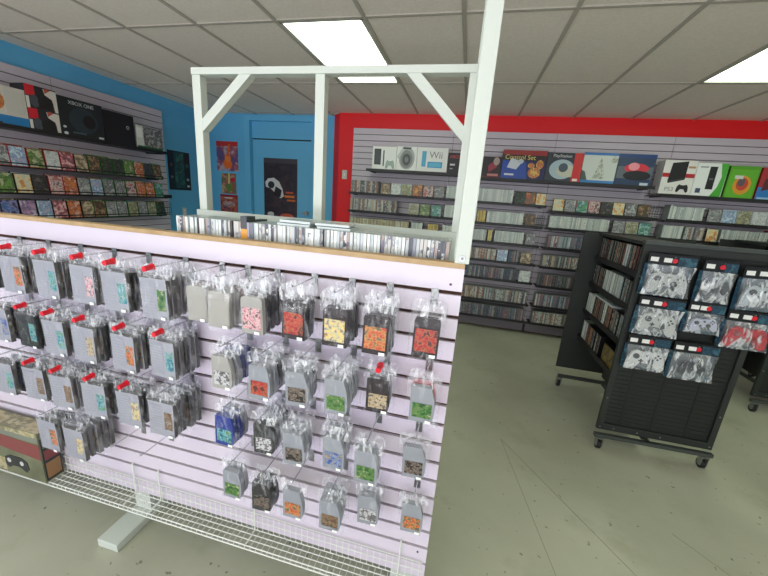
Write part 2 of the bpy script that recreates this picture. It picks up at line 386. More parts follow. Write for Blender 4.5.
def label_mesh(x0, x1, z0, z1, y):
    m = MB(); m.box(x0, x1, y-.0009, y, z0, z1, STICK); return m.mesh('label_sticker')
CART = {'nes': (nes_mesh(), label_mesh(.014, .046, -.108, -.036, -.0075), .138, .054),
        'n64': (n64_mesh(), label_mesh(-.029, .029, -.1, -.052, -.0104), .116, .04),
        'dark': (dark_mesh(), label_mesh(-.031, .031, -.102, -.034, -.0096), .118, .039)}
STK = MB().box(0, .017, -.0008, 0, 0, .009, STICK).mesh('price_sticker')
def bag_mesh(w, h, drop, t, seed, crk):
    """film sleeve round the cartridge, gathered to the hole at the top"""
    rnd = random.Random(seed); m = MB(); rings = []
    zs_ = [drop*.1, -drop*.25, -drop*.6, -drop, -drop-h*.3, -drop-h*.65, -drop-h-.004, -drop-h-.016]
    n = 14; tot = len(zs_)
    for r, z in enumerate(zs_):
        fr = max(0, min(1, (-z)/drop)); wd = w+.006+.003*rnd.random(); th = t+.0012 if z <= -drop else .002+(t)*fr**1.5
        if r == 0: wd = w*.97
        if r >= tot-1: th = .0008
        ring = []
        for a in range(n):
            u = 2*math.pi*a/n; cx = math.cos(u); sy = math.sin(u)
            x = wd*math.copysign(abs(cx)**.55, cx); y = th*math.copysign(abs(sy)**.5, sy)
            j = crk*(1-.6*fr if z > -drop-.001 else .22)
            ring.append((x+rnd.uniform(-j, j)*.6, y+rnd.uniform(-j, j)*(1 if th > .002 else .3), z+rnd.uniform(-j, j)*.5))
        rings.append(ring)
    k = m.mi(BAG); kt = m.mi(BAGT)
    for ring in rings: m.v += ring
    for r in range(tot-1):
        for a in range(n):
            b = (a+1) % n; m.f.append((r*n+a, r*n+b, (r+1)*n+b, (r+1)*n+a)); m.m.append(kt if r < 3 else k)
    me = m.mesh('clear_bag')
    me.polygons.foreach_set('use_smooth', [True]*len(me.polygons)); return me
DROP = {'nes': .036, 'n64': .036, 'dark': .046}
BAGS = {k: [bag_mesh(v[3]+.004, v[2], DROP[k], .0095 if k == 'n64' else .0085, s*7+len(k), .004) for s in range(4)] for k, v in CART.items()}
BODY = {'grey': NESG, 'mid': N64G, 'black': DARKC, 'charcoal': CHARC, 'blue': BLUEC, 'red': REDP, 'silver': PALEC, 'brown': BROWNC}
BW = {'grey': 'pale grey', 'mid': 'grey', 'black': 'black', 'charcoal': 'charcoal', 'blue': 'blue', 'red': 'red', 'silver': 'silvery', 'brown': 'brown'}
LW = {k: k for k in PAL}
rowname = ['top row', 'second row', 'third row', 'bottom row']
def cart(kind, body, lc, x, y, z, label, group, front, tilt=0.):
    e = empty('bagged_cartridge', (x, y, z), label, 'game cartridge', group, rz=tilt)
    me, lm, h, w = CART[kind]
    sw = random.uniform(-.03, .03)
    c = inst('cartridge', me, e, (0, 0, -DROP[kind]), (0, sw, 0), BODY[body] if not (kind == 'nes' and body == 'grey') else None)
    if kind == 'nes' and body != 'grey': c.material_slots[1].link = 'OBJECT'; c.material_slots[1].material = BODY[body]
    if lc: inst('label_sticker', lm, e, (0, 0, -DROP[kind]), (0, sw, 0), lab(lc))
    inst('clear_bag', random.choice(BAGS[kind]), e)
    if front: inst('price_sticker', STK, e, (w-.026, -.0135, -DROP[kind]-h+.002))
    return e
def hook(x, z, L=.15, cap=False, label='', group='', noend=False):
    e = empty('slatwall_hook', (x, 0, z), label, 'display hook', group)
    m = MB(); m.box(-.011, .011, -.003, -.0005, -.042, .008, GALV); m.box(-.011, .011, -.003, .006, .004, .0045, GALV); m.build('bracket', e)
    m = MB(); m.path([(0, -.003, -.004), (0, -L, -.004)] + ([(0, -L-.006, .004)] if not cap else []), .0021, CHROME); m.build('prong', e)
    if cap:
        m = MB(); m.tube((0, -L-.015, -.006), (0, -L+.016, -.004), .009, REDC, 10); m.tube((0, -L+.012, -.004), (0, -L+.018, -.004), .0115, REDC, 10)
        m.build('red_stop', e)
    return e
# columns: (x, tip y, red stop, kind, [(body, label colour), ...] from the front)
G = 'grey'
rows_left = [
 (1, [(-1.785,.12,1,[('charcoal','brown'),('charcoal','brown'),(G,'green'),(G,'brown')]), (-1.63,.13,1,[(G,'orange'),(G,'brown'),('charcoal','teal'),('charcoal','blue')]),
      (-1.464,.13,1,[(G,'teal'),(G,'tan'),('charcoal','brown'),('charcoal','black'),('charcoal','brown')]), (-1.30,.125,1,[(G,'pink'),(G,'tan'),('charcoal','black')]),
      (-1.141,.14,1,[(G,'teal'),('charcoal','black'),(G,'pink')]), (-.978,.145,1,[(G,'green'),(G,'brown'),(G,'tan'),(G,'brown'),(G,'black'),(G,'brown')])]),
 (4, [(-1.785,.115,1,[(G,'blue'),('charcoal','brown'),(G,'tan')]), (-1.63,.12,1,[('charcoal','teal'),('charcoal','green'),(G,'brown'),('charcoal','black')]),
      (-1.478,.13,1,[(G,'teal'),(G,'brown'),('charcoal','brown'),(G,'pink')]), (-1.322,.135,1,[(G,'tan'),('charcoal','brown'),('charcoal','black'),(G,'white'),(G,'brown')]),
      (-1.137,.14,1,[(G,'orange'),(G,'tan'),('charcoal','brown'),('charcoal','black')]), (-.983,.13,1,[(G,'teal'),(G,'brown'),('charcoal','green'),(G,'brown'),(G,'brown')])]),
 (7, [(-1.785,.14,0,[(G,'teal'),('charcoal','blue'),(G,'brown')]), (-1.63,.13,1,[(G,'brown'),('charcoal','tan'),(G,'white')]),
      (-1.475,.14,1,[(G,'brown'),(G,'tan'),(G,'brown'),(G,'white'),('charcoal','brown')]), (-1.31,.14,1,[(G,'teal'),('charcoal','black'),(G,'tan')]),
      (-1.151,.14,1,[(G,'yellow'),('charcoal','green'),(G,'white')]), (-.992,.15,0,[(G,'brown'),(G,'white'),(G,'tan'),('charcoal','brown'),(G,'brown'),(G,'white')])]),
 (10, [(-1.60,.14,0,[(G,'orange'),(G,'brown'),('charcoal','black')]), (-1.45,.145,0,[(G,'yellow'),(G,'brown'),(G,'tan'),(G,'white'),(G,'brown')])]),
]
for ri, (gk, cs) in enumerate(rows_left):
    z = ZT-gk*S
    for ci, (x, L, cap, items) in enumerate(cs):
        pos = '%s left-side hook, %s' % (ORD[ci], rowname[ri])
        hook(x, z, L+.012, cap, ('chrome hook with red stop' if cap else 'plain chrome hook') + ', ' + pos, 'slatwall hooks on the divider')
        n = len(items); dy = min(.03, (L-.012)/max(1, n))
        for q, (b, lc) in enumerate(items):
            y = -L+.004+q*dy
            where = 'in front' if q == 0 else ORD[q]+' from front'
            cart('nes', b, lc, x+random.uniform(-.004, .004), y, z-.004+random.uniform(-.002, .002), '%s bagged cartridge, %s label, %s, %s' % (BW[b], lc, where, pos),
                 'bagged cartridges on the divider', q == 0, random.uniform(-.05, .05))
for x, t in ((-1.265, 'left'), (-1.12, 'right')):
    hook(x, ZT-11*S, .14, False, 'empty chrome hook, %s of the two empty ones on the lower left section' % t, 'slatwall hooks on the divider')
M = 'mid'
rows_right = [
 (1, 'dark', [(-.827,.125,[('silver',None),('brown',None)]), (-.724,.15,[('silver',None),('silver',None),('brown',None)]), (-.611,.15,[('silver','pink'),('black',None),('charcoal',None),('black',None),('black',None)]),
      (-.475,.145,[('black','red'),('black','red'),('charcoal',None)]), (-.345,.145,[('black','yellow'),('black','black'),('charcoal',None),('black',None)]),
      (-.219,.15,[('black','orange'),('black',None),('charcoal','teal')]), (-.079,.11,[('black','red')])]),
 (4, 'n64', [(-.725,.15,[('silver','white'),('mid','tan'),('blue',None),('blue',None)]), (-.581,.16,[(M,'red'),(M,'tan'),('charcoal',None),(M,None)]), (-.457,.155,[(M,'black'),(M,'tan'),('charcoal',None)]),
      (-.328,.155,[(M,'green'),(M,'brown'),('charcoal',None),(M,None)]), (-.212,.10,[('black','tan'),(M,None)]), (-.071,.105,[(M,'green'),('red',None)])]),
 (7, 'n64', [(-.732,.14,[('blue','teal'),('blue',None),(M,None)]), (-.587,.135,[('charcoal','white'),('charcoal',None),(M,None),('charcoal',None),('charcoal',None)]), (-.472,.15,[(M,'black'),(M,'white'),(M,None)]),
      (-.343,.125,[(M,'blue'),(M,'tan'),(M,None)]), (-.223,.15,[(M,'green'),(M,'white')]), (-.081,.08,[(M,'black')])]),
 (10, 'n64', [(-.721,.135,[(M,'green'),(M,None)]), (-.587,.15,[('charcoal','black'),('charcoal',None)]), (-.474,.145,[(M,'orange')]), (-.337,.15,[(M,'brown'),(M,'tan'),(M,None)]),
      (-.218,.09,[(M,'white'),(M,'tan')]), (-.065,.075,[(M,'orange')])]),
]
for ri, (gk, kind, cs) in enumerate(rows_right):
    z = ZT-gk*S
    for ci, (x, L, items) in enumerate(cs):
        cap = (ri == 1 and ci == 4)
        pos = '%s right-side hook, %s' % (ORD[ci], rowname[ri])
        hook(x, z, L+.006, cap, ('chrome hook with red stop' if cap else 'chrome hook') + ', ' + pos, 'slatwall hooks on the divider')
        n = len(items); dy = min(.03, (L-.012)/max(1, n))
        for q, (b, lc) in enumerate(items):
            where = 'in front' if q == 0 else ORD[q]+' from front'
            t = (', %s label' % lc) if lc else ''
            k2 = kind if b not in ('silver',) or kind == 'n64' else 'dark'
            cart(k2, b, lc, x+random.uniform(-.003, .003), -L+.004+q*dy, z-.004+random.uniform(-.002, .002), '%s bagged cartridge%s, %s, %s' % (BW[b], t, where, pos),
                 'bagged cartridges on the divider', q == 0, random.uniform(-.04, .04))

# ------------------------------------------------------------------ disc cases standing in the tray on the divider
def case_mesh(w, d, h, edge, face, name='game_case'):
    """thin case, spine towards -y; w = thickness"""
    m = MB(); m.box(-w/2, w/2, 0, d, 0, h, edge, front=face); m.box(-w/2-.0004, w/2+.0004, .004, .007, 0.002, h-.002, edge)
    return m.mesh(name)
CL = mat('clear case plastic', (196, 204, 204), .25)
DKP = mat('dark case plastic', (40, 42, 44), .3)
spw = pick('white spines', [(224,226,222),(206,210,210),(232,232,228),(190,196,200)])
spm = pick('mixed spines', [(214,214,214),(84,84,94),(150,150,164),(200,196,190),(120,114,134),(170,150,144),(190,194,196)])
spd = pick('dark spines', [(40,42,52),(90,96,110),(150,150,150),(60,50,50)])
spo = mat('orange spine', (236, 160, 50), .4)
JW = {'white': case_mesh(.0098, .14, .122, CL, spw), 'mixed': case_mesh(.0098, .14, .122, CL, spm), 'dark': case_mesh(.0098, .14, .122, DKP, spd), 'black and orange': case_mesh(.013, .13, .128, DKP, spo)}
seq = []
def add(k, n): seq.extend([k]*n)
for k, n in (('white',1),('mixed',3),('white',4),('dark',1),('white',1),('mixed',4),('white',3),('mixed',3),('dark',1),('mixed',3),('black and orange',2),('mixed',2),('white',2),('mixed',8),('white',2),('mixed',7),('white',3),('dark',2),('white',4),('mixed',3),('white',9),('mixed',4),('white',3),('mixed',4),('mixed',8)): add(k, n)
n = len(seq); x = -1.07; step = (1.07-.048)/n; ng = {}
sect = lambda x: 'left of the middle post' if x < -.78 else ('just right of the middle post' if x < -.42 else 'near the tall right post')
for k in seq:
    lb = '%s spined disc case standing upright on the divider, %s' % (k, sect(x))
    e = inst('disc_case', JW[k], None, (x, .062+random.uniform(0, .008), 1.3672), (random.uniform(-.002, .002), 0, random.uniform(-.01, .01)))
    if k == 'black and orange':
        tag(e, 'tall orange case with black top on the divider, %s of the pair' % ('left' if not ng.get(k) else 'right'), 'game case', 'disc cases on the divider')
        MB().box(-.0072, .0072, -.001, .05, .098, .142, DKP).build('black_top', e); ng[k] = 1
    else: tag(e, lb, 'game case', 'disc cases on the divider')
    x += step
# a few lying on top of the standing row
me = MB().box(-.06, .06, 0, .10, 0, .008, CL).mesh('disc_case')
for q, (x, dz, t) in enumerate(((-.60, 0, .06), (-.595, .011, -.05), (-.45, 0, .03), (-.455, .011, .1))):
    e = inst('disc_case', me, None, (x, .085, 1.4895+dz), (0, 0, t)); tag(e, 'clear disc case lying flat on the standing cases, %s of the %s pair' % (('lower', 'upper')[q % 2], ('left', 'right')[q//2]), 'game case', 'disc cases lying on top')

# ------------------------------------------------------------------ wall shelves and game cases
def shelf(name_label, x0, x1, z, depth, ox, oy, rz, lip=.02, wire=False):
    """local frame: x along the wall, y=0 at the slatboard, front at -depth"""
    e = empty('wall_shelf', (ox, oy, z), name_label, 'shelf', 'black shelves on the slatwalls', rz)
    m = MB(); m.box(x0, x1, -depth, -.001, -.006, 0, BLACKM); m.build('shelf_deck', e)
    m = MB(); m.box(x0, x1, -depth-.004, -depth, -.012, lip, BLACKM); m.build('front_lip', e)
    for x in (x0+.06, x1-.06):
        m = MB(); m.prism([(x-.003, -.02), (x+.003, -.02), (x+.003, -.006), (x-.003, -.006)], -.03, -.001, BLACKM); m.prism([(x-.003, -.02), (x+.003, -.02), (x+.003, -.006), (x-.003, -.006)], -depth+.01, -.03, BLACKM); m.build('bracket', e)
    return e
# covers
COV = {}
def cover(key):
    if key not in COV: COV[key] = art(key+' cover art', PAL2[key], 24)
    return COV[key]
PAL2 = dict(PAL)
PAL2.update({'dark green': [(30,50,36),(70,80,70),(20,26,24),(90,110,80)], 'pale': [(214,222,216),(180,190,190),(236,236,232),(150,160,160)], 'white and red': [(226,220,216),(190,50,50),(240,236,232),(80,60,60)],
   'red and orange': [(204,60,40),(236,140,50),(150,30,30),(240,210,190)], 'purple and blue': [(80,70,140),(60,120,190),(190,170,210),(30,30,80)], 'light blue': [(150,200,224),(220,236,240),(70,130,180),(190,170,200)],
   'olive': [(130,134,90),(180,176,130),(80,84,60),(200,196,170)], 'dark': [(28,28,32),(70,70,76),(18,18,20),(120,110,100)], 'grey': [(120,122,126),(170,172,172),(80,82,88),(200,200,196)], 'black and white': [(26,26,28),(220,220,222),(60,60,64),(160,160,160)]})
FM = {}
def face_case(key, edge, ox, oy, z, rz, label, group, w=.125, h=.165, lean=-.1, name='game_case'):
    k = (key, edge.name, w, h)
    if k not in FM:
        m = MB(); m.box(-w/2, w/2, 0, .014, 0, h, edge); m.box(-w/2+.004, w/2-.003, -.0006, 0, .004, h-.004, cover(key)); FM[k] = m.mesh(name)
    o = inst(name, FM[k], None, (ox, oy, z), (lean, 0, rz)); return tag(o, label, 'game case', group)
GREENP = mat('green case plastic', (44, 110, 50), .3); REDPL = mat('red case plastic', (170, 36, 40), .3); BLKP = mat('black case plastic', (26, 26, 28), .3)
# left wall: three shelves of face-out cases
lrows = [(1.655, ['red','black and white','light blue','green','pale','pink','tan','brown','dark green','dark green','green','red and orange','dark','brown']),
         (1.43, ['blue','green','yellow','dark','white and red','red and orange','grey','light blue','black and white','black and white','white and red','red and orange','red and orange','teal']),
         (1.205, ['purple and blue','purple and blue','purple','light blue','pink','red and orange','tan','brown','grey','grey','olive','grey','olive','dark green'])]
lname = ['top case shelf', 'middle case shelf', 'lowest visible case shelf']
shelf('long black shelf of console boxes high on the left wall', 1.0, 2.78, 1.965, .26, XS, 0, R(90))
for ri, (z, keys) in enumerate(lrows):
    shelf('long black shelf, %s on the left wall' % lname[ri], .95, 2.75 if ri != 1 else 2.86, z, .2, XS, 0, R(90), lip=.03)
    for q, k in enumerate(keys):
        y = 1.03+q*.1265; edge = (REDPL if ri == 0 and q < 6 else REDPL if ri == 1 and q in (4, 5) else GREENP if q > 6 else BLKP)
        for dpt in range(2 if q % 3 else 1):
            face_case(k if dpt == 0 else keys[(q+5) % 14], edge, XS+.205-.02*dpt-(.008 if dpt else 0), y+random.uniform(-.004, .004), z+.001+dpt*.012, R(90),
                  ('%s game case facing out, %s from left, %s, left wall' % (k, ORD[q], lname[ri])) if dpt == 0 else 'game case tucked behind the %s from the left, %s, left wall' % (ORD[q], lname[ri]),
                  'face-out game cases on the left wall', w=.118, lean=-.09)
# empty wire basket at the right end of the lowest left shelf
m = MB()
for k in range(6): m.tube((0, 0, .0+k*.03), (0, .1, k*.03), .002, BLACKM, 5); 
for k in range(4): m.tube((0, k*.033, 0), (0, k*.033, .15), .002, BLACKM, 5); m.tube((0, k*.033, 0), (-.181, k*.033, 0), .002, BLACKM, 5)
tag(m.build('wire_basket', loc=(XS+.18, 2.76, 1.205)), 'small empty black wire basket at the end of the left wall shelf', 'wire basket')

# back wall
BY = YS; CD = .2                                       # shelf depth; case fronts at BY-.2
rows = [  # name, x0, x1, z, items: (kind, x0, x1, palette or list)
 ('A1', -1.60, -.03, 1.655, [('s', -1.58, -1.19, 'mixed'), ('f', -1.17, -.33, ['tan','pale','olive','orange','white and red','black and white']), ('s', -.31, -.06, 'pale')]),
 ('A2', -1.60, -.03, 1.42, [('s', -1.58, -.93, 'mixed'), ('f', -.78, -.34, ['olive','green','teal']), ('s', -.31, -.06, 'pale')]),
 ('A3', -1.60, -.03, 1.18, [('s', -1.58, -.75, 'tan'), ('s', -.72, -.56, 'pale'), ('s', -.5, -.36, 'yellow'), ('s', -.31, -.06, 'pale')]),
 ('B1', .0, .885, 1.65, [('s', .03, .5, 'pale'), ('f', .51, .87, ['dark green','orange','yellow'])]),
 ('B2', .0, .885, 1.40, [('s', .03, .1, 'pale'), ('s', .105, .21, 'yellow'), ('s', .22, .66, 'pale'), ('f', .67, .79, ['brown'])]),
 ('B3', .0, .885, 1.17, [('s', .03, .26, 'pale'), ('s', .265, .33, 'yellow'), ('s', .345, .7, 'pale'), ('f', .71, .83, ['black and white'])]),
 ('B4', .0, .885, .935, [('s', .03, .4, 'mixed'), ('f', .41, .54, ['light blue']), ('s', .55, .68, 'dark'), ('f', .69, .83, ['tan'])]),
 ('B5', .0, .885, .70, [('s', .03, .7, 'dark'), ('f', .71, .85, ['pale'])]),
 ('B6', .0, .885, .415, [('s', .03, .86, 'mixed')]), ('B7', .0, .885, .185, [('s', .03, .86, 'dark')]),
 ('C1', .93, 2.06, 1.60, [('f', .95, 1.97, ['yellow','grey','teal','white and red','dark','yellow','black and white','brown'])]),
 ('C2', .93, 2.09, 1.40, [('s', .95, 1.60, 'pale'), ('f', 1.63, 2.03, ['grey','olive','teal'])]),
 ('C3', .93, 2.09, 1.165, [('s', .98, 1.7, 'cool')]), ('C4', .93, 2.09, .925, [('s', .96, 1.7, 'mixed')]), ('C5', .93, 2.09, .68, [('s', .96, 1.7, 'dark')]),
 ('C6', .93, 2.09, .415, [('s', .96, 1.6, 'cool')]), ('C7', .93, 2.09, .185, [('s', .96, 1.6, 'mixed')]),
 ('D1', 2.14, 3.35, 1.60, [('s', 2.16, 2.5, 'pale'), ('f', 2.52, 3.2, ['grey','light blue','olive','pale','pale'])]),
 ('D2', 2.12, 3.35, 1.39, [('s', 2.14, 2.34, 'pale'), ('s', 2.36, 2.55, 'mixed'), ('f', 2.56, 2.68, ['yellow']), ('s', 2.7, 3.14, 'pale')]),
]
SPAL = {'pale': [(206,212,206),(190,198,194),(220,222,216),(176,186,184)], 'mixed': [(180,170,150),(120,120,124),(196,196,190),(150,110,90),(90,90,96),(170,180,180)], 'tan': [(196,184,150),(170,160,130),(200,200,180),(150,140,120)],
        'dark': [(70,72,80),(110,112,116),(150,150,146),(60,80,104),(130,96,96)], 'yellow': [(206,184,90),(190,160,70),(214,200,140),(170,140,80)], 'cool': [(110,124,140),(160,170,176),(200,202,196),(80,96,120),(150,110,116)]}
bayn = {'A': 'back wall left bay', 'B': 'back wall centre bay', 'C': 'back wall bay above rack', 'D': 'back wall far right bay'}
levels = {'A': ['top','second','third'], 'B': ['top','second','third','fourth','fifth','sixth','lowest'], 'C': ['top','second','third','fourth','fifth','sixth','lowest'], 'D': ['top','second']}
SM = {}
stuff = MB(); budget = 122
edgeS = mat('translucent case edge', (150, 156, 152), .35)
def spine_mesh(pal, w):
    k = (pal, round(w, 4))
    if k not in SM:
        m = MB(); m.box(-w/2, w/2, 0, .13, 0, .17, edgeS, front=pick('spines '+pal, SPAL[pal])); SM[k] = m.mesh('game_case')
    return SM[k]
order = ['B1','A1','A2','D1','B2','C2']
rows.sort(key=lambda r: order.index(r[0]) if r[0] in order else 99)
for nm, x0, x1, z, items in rows:
    lv = levels[nm[0]][int(nm[1])-1]; where = '%s shelf, %s' % (lv, bayn[nm[0]])
    shelf('black shelf, %s level, %s' % (lv, bayn[nm[0]]), x0, x1, z, CD, 0, BY, 0)
    hs = .165 if z > .5 else .175
    for it in items:
        if it[0] == 'f':
            n = len(it[3]); w = (it[2]-it[1])/n
            for q, k in enumerate(it[3]):
                edge = REDPL if k in ('teal', 'white and red') and nm == 'C1' else BLKP if k not in ('pale', 'olive', 'light blue') else CL
                lb = '%s face-out game case, %s of %s, %s' % (k, ORD[q], ['one','two','three','four','five','six','seven','eight'][n-1], where)
                face_case(k, edge, it[1]+w*(q+.5), BY-CD+.004, z+.001, 0, lb, 'face-out game cases on the back wall', w=min(.13, w-.008), h=hs-.01, lean=-.08)
        else:
            t = .0165; n = int((it[2]-it[1])/t)
            for q in range(n):
                x = it[1]+t*(q+.5); dz = random.uniform(0, .004); dy = random.uniform(0, .01)
                if budget > 0 and nm in order:
                    o = inst('game_case', spine_mesh(it[3], t-.0012), None, (x, BY-CD+.008+dy, z+.0005), (0, 0, 0)); budget -= 1
                    tag(o, '%s spined game case standing on %s' % ({'pale':'pale white','mixed':'mixed dull','tan':'tan','yellow':'yellow','dark':'dark','cool':'bluish'}[it[3]], where), 'game case', 'upright game cases on the back wall')
                else:
                    stuff.box(x-t/2+.0006, x+t/2-.0006, BY-CD+.008+dy, BY-.05, z+.0005, z+hs-.006-dz, edgeS, front=pick('spines islands '+it[3], SPAL[it[3]], island=True))
o = stuff.build('game_case_rows'); tag(o, 'rows of thin upright game cases filling the lower shelves of the back wall', 'game cases', kind='stuff')
# red case closing the row at the far right, small wire baskets
tag(MB().box(3.16, 3.2, BY-.2, BY-.06, 1.391, 1.57, REDPL).build('game_case'), 'solid red game case ending the second shelf at the far right', 'game case')
def basket(x, z, label, w=.11):
    m = MB()
    for k in range(6): m.tube((x-w/2, BY-.2, z+k*.028), (x+w/2, BY-.2, z+k*.028), .002, BLACKM, 5)
    for k in range(5): m.tube((x-w/2+w*k/4, BY-.2, z), (x-w/2+w*k/4, BY-.2, z+.145), .002, BLACKM, 5); m.tube((x-w/2+w*k/4, BY-.2, z), (x-w/2+w*k/4, BY-.01, z), .002, BLACKM, 5)
    tag(m.build('wire_basket'), label, 'wire basket', 'small black wire baskets')
basket(2.02, 1.605, 'empty black wire basket right of the face-out cases on the back wall top shelf', .1)
basket(.845, 1.405, 'black wire basket right of the brown case on the second back wall shelf', .08)

# ------------------------------------------------------------------ console boxes on the top shelves
def cbox(label, x0, x1, h, z, side='back', depth=.16, body=(230,230,226), decor=(), texts=(), lean=0., yoff=0., edge=None):
    """decor: (kind, u0, v0, u1, v1, colour or material) in fractions of the front"""
    w = x1-x0; m = MB(); bm = mat('carton %d %d %d' % body, body, .4)
    em = mat('carton %d %d %d' % edge, edge, .4) if edge else bm
    m.box(0, w, 0, depth, 0, h, em, front=bm)
    for i, d in enumerate(decor):
        c = d[5]; mm = mat('print %d %d %d' % c, c, .35) if isinstance(c, tuple) else c
        y0 = -.0006*(i+1)
        if d[0] == 'q': m.box(d[1]*w, d[3]*w, y0, 0, d[2]*h, d[4]*h, mm)
        elif d[0] == 'c': m.disc((d[1]+d[3])/2*w, (d[2]+d[4])/2*h, abs(d[3]-d[1])/2*w, y0, 0, mm, rz=abs(d[4]-d[2])/2*h, n=24)
        elif d[0] == 'p': m.prism([(a*w, b*h) for a, b in d[1]], y0, 0, mm)
    if side == 'back': o = m.build('console_box', loc=(x0, BY-.255+yoff, z))
    else: o = m.build('console_box', loc=(XS+.255-yoff, x0, z), rz=R(90))
    if lean: o.rotation_euler.x = lean
    tag(o, label, 'console box', 'console boxes on the top shelves')
    for body_, size, u, v, c in texts: text(body_, size, (u*w, -.0006*(len(decor)+2), v*h), mat('print %d %d %d' % c, c, .35), o)
    return o
def P(*pts): return ('p', list(pts), 0, 0, 0)
def poly(pts, c): return ('p', pts, 0, 0, 0, c)
shelf('long black shelf of console boxes on the back wall, left of the tall post', -1.36, -.03, 1.955, .26, 0, BY, 0)
shelf('long black shelf of console boxes on the back wall, above the centre', .0, 1.93, 1.93, .26, 0, BY, 0)
shelf('long black shelf of console boxes on the back wall, far right', 1.95, 3.4, 1.86, .26, 0, BY, 0)
ctrl = lambda u0, v0, u1, v1, c: poly([(u0+(u1-u0)*a, v0+(v1-v0)*b) for a, b in ((.0,.15),(.1,0),(.22,.1),(.35,.4),(.65,.4),(.78,.1),(.9,0),(1,.15),(.95,.7),(.82,1),(.6,.9),(.4,.9),(.18,1),(.05,.7))], c)
W_ = (232, 234, 230)
zb = 1.9555
cbox('white console box showing a black console and white controller', -1.285, -.975, .29, zb, decor=[('q',.08,.25,.36,.9,(40,44,46)),('q',.12,.3,.32,.86,(62,66,66)),('q',.45,.2,.5,.85,(70,74,76)),ctrl(.56,.08,.94,.45,(150,170,160)),('q',.02,.0,.98,.05,(150,160,150))])
cbox('white square box with a big round grey lens picture', -.97, -.715, .30, zb, decor=[('c',.12,.1,.9,.98,(160,164,162)),('c',.2,.16,.8,.86,(120,124,124)),('c',.3,.26,.7,.72,(60,62,64)),('c',.4,.38,.6,.6,(110,116,116)),poly([(.1,.5),(.45,.98),(.3,.98),(.02,.6)],(190,194,190)),('q',.3,.9,.7,.97,(50,50,52))])
cbox('wide white box with a light blue upright shape and a blue bar', -.71, -.335, .30, zb, decor=[('q',.16,.25,.30,.85,(70,160,200)),('q',.36,.22,.84,.45,(50,150,200)),('q',.40,.26,.80,.41,(90,180,214)),('q',0,0,1,.04,(180,184,184))], texts=[('Wii',.11,.62,.70,(130,134,136))])
cbox('black box with a red emblem, beside the blue and white box', -.33, -.03, .25, zb, body=(24,22,24), decor=[('c',.55,.45,.95,.95,(190,30,36)),('c',.62,.55,.86,.85,(40,16,18)),('q',.1,.42,.3,.5,(200,200,200)),('q',.1,.25,.22,.3,(150,150,150)),('q',0,0,1,.04,(120,20,20))], texts=[('XBOX',.05,.3,.82,(210,60,60))])
zb = 1.9305
cbox('black and dark red box immediately right of the tall post', .05, .30, .25, zb, body=(34,20,24), decor=[('q',0,0,1,.12,(120,26,34)),poly([(.45,.3),(.8,.55),(.7,.85),(.4,.6)],(150,36,56)),('c',.62,.62,.9,.98,(170,150,140)),('q',.4,.14,.9,.24,(196,120,110))])
art_gold = art('gold figure print', [(220,160,50),(240,206,90),(150,60,30),(230,120,60)], 22)
cbox('blue box with red top, a white console and gold art', .305, .785, .335, zb, body=(24,34,80), edge=(30,34,70), decor=[('q',0,.83,1,1,(150,40,36)),('q',0,.66,1,.84,(36,26,30)),poly([(0,0),(.62,0),(.55,.62),(0,.66)],(30,70,160)),poly([(.12,.42),(.34,.36),(.46,.62),(.2,.74)],(200,206,214)),poly([(.34,.6),(.46,.56),(.5,.66),(.4,.72)],(186,192,200)),('c',.62,.1,.9,.45,art_gold),('c',.6,.42,.75,.6,art_gold),('c',.78,.4,.95,.7,art_gold),('q',.08,.16,.3,.22,(210,214,220))], texts=[('Control Set',.07,.4,.76,(220,200,110))])
cbox('dark game console box with white console picture and red side strip', .79, 1.165, .325, zb, body=(44,52,62), decor=[('c',.1,.12,.8,.78,(170,190,196)),('c',.3,.2,.95,.6,(196,196,178)),('c',.36,.36,.62,.66,(70,84,96)),('q',.76,0,1,1,(206,40,40)),('q',.1,.84,.74,.94,(30,30,34)),('q',.8,.08,.94,.16,(236,220,210))], texts=[('PlayStation',.045,.42,.89,(220,222,220))])
art_cr = art('pale figure print', [(206,212,196),(150,160,140),(230,232,220),(110,120,104)], 14)
cbox('white and blue box showing a pale standing creature', 1.17, 1.515, .34, zb, body=(206,212,204), decor=[('q',0,.92,1,1,(40,110,180)),('q',0,0,1,.14,(60,130,190)),poly([(.35,.2),(.7,.2),(.62,.55),(.52,.85),(.44,.5)],art_cr),('c',.8,.7,1,.9,art_cr),poly([(0,.14),(.2,.14),(.1,.4),(0,.45)],(70,84,76))])
cbox('dark blue box showing a red racing car', 1.52, 1.88, .34, zb, body=(36,58,92), decor=[('q',.02,.25,.98,.62,(96,104,112)),('c',.2,.42,.86,.72,(216,50,66)),('c',.3,.5,.6,.74,(240,150,160)),('c',.2,.2,.95,.5,(20,22,28)),('q',0,.88,1,1,(20,60,120)),('q',.7,.04,.92,.14,(190,200,214))])
zb = 1.8605
cbox('white box with red band and tilted black console picture', 1.97, 2.27, .345, zb+.02, body=(226,224,218), decor=[('q',0,.5,1,.62,(180,40,46)),poly([(.2,.38),(.72,.5),(.72,.98),(.24,.92)],(26,26,28)),poly([(.2,.38),(.72,.5),(.72,.44),(.22,.32)],(60,60,62)),ctrl(.52,.06,.9,.3,(26,26,28)),('q',.75,.78,.96,.84,(190,150,110))], texts=[('PS3',.06,.3,.14,(150,150,150))])
cbox('white and green box with a tall black console picture', 2.275, 2.55, .335, zb+.015, body=(232,236,232), decor=[poly([(.62,0),(.98,0),(1,1),(.75,1),(.86,.6),(.8,.3)],(70,170,50)),('q',.42,.22,.66,.9,(24,26,26)),('q',.47,.5,.6,.56,(90,96,96)),('q',.12,.1,.28,.24,(60,70,96)),('q',.1,.86,.36,.9,(160,164,164))])
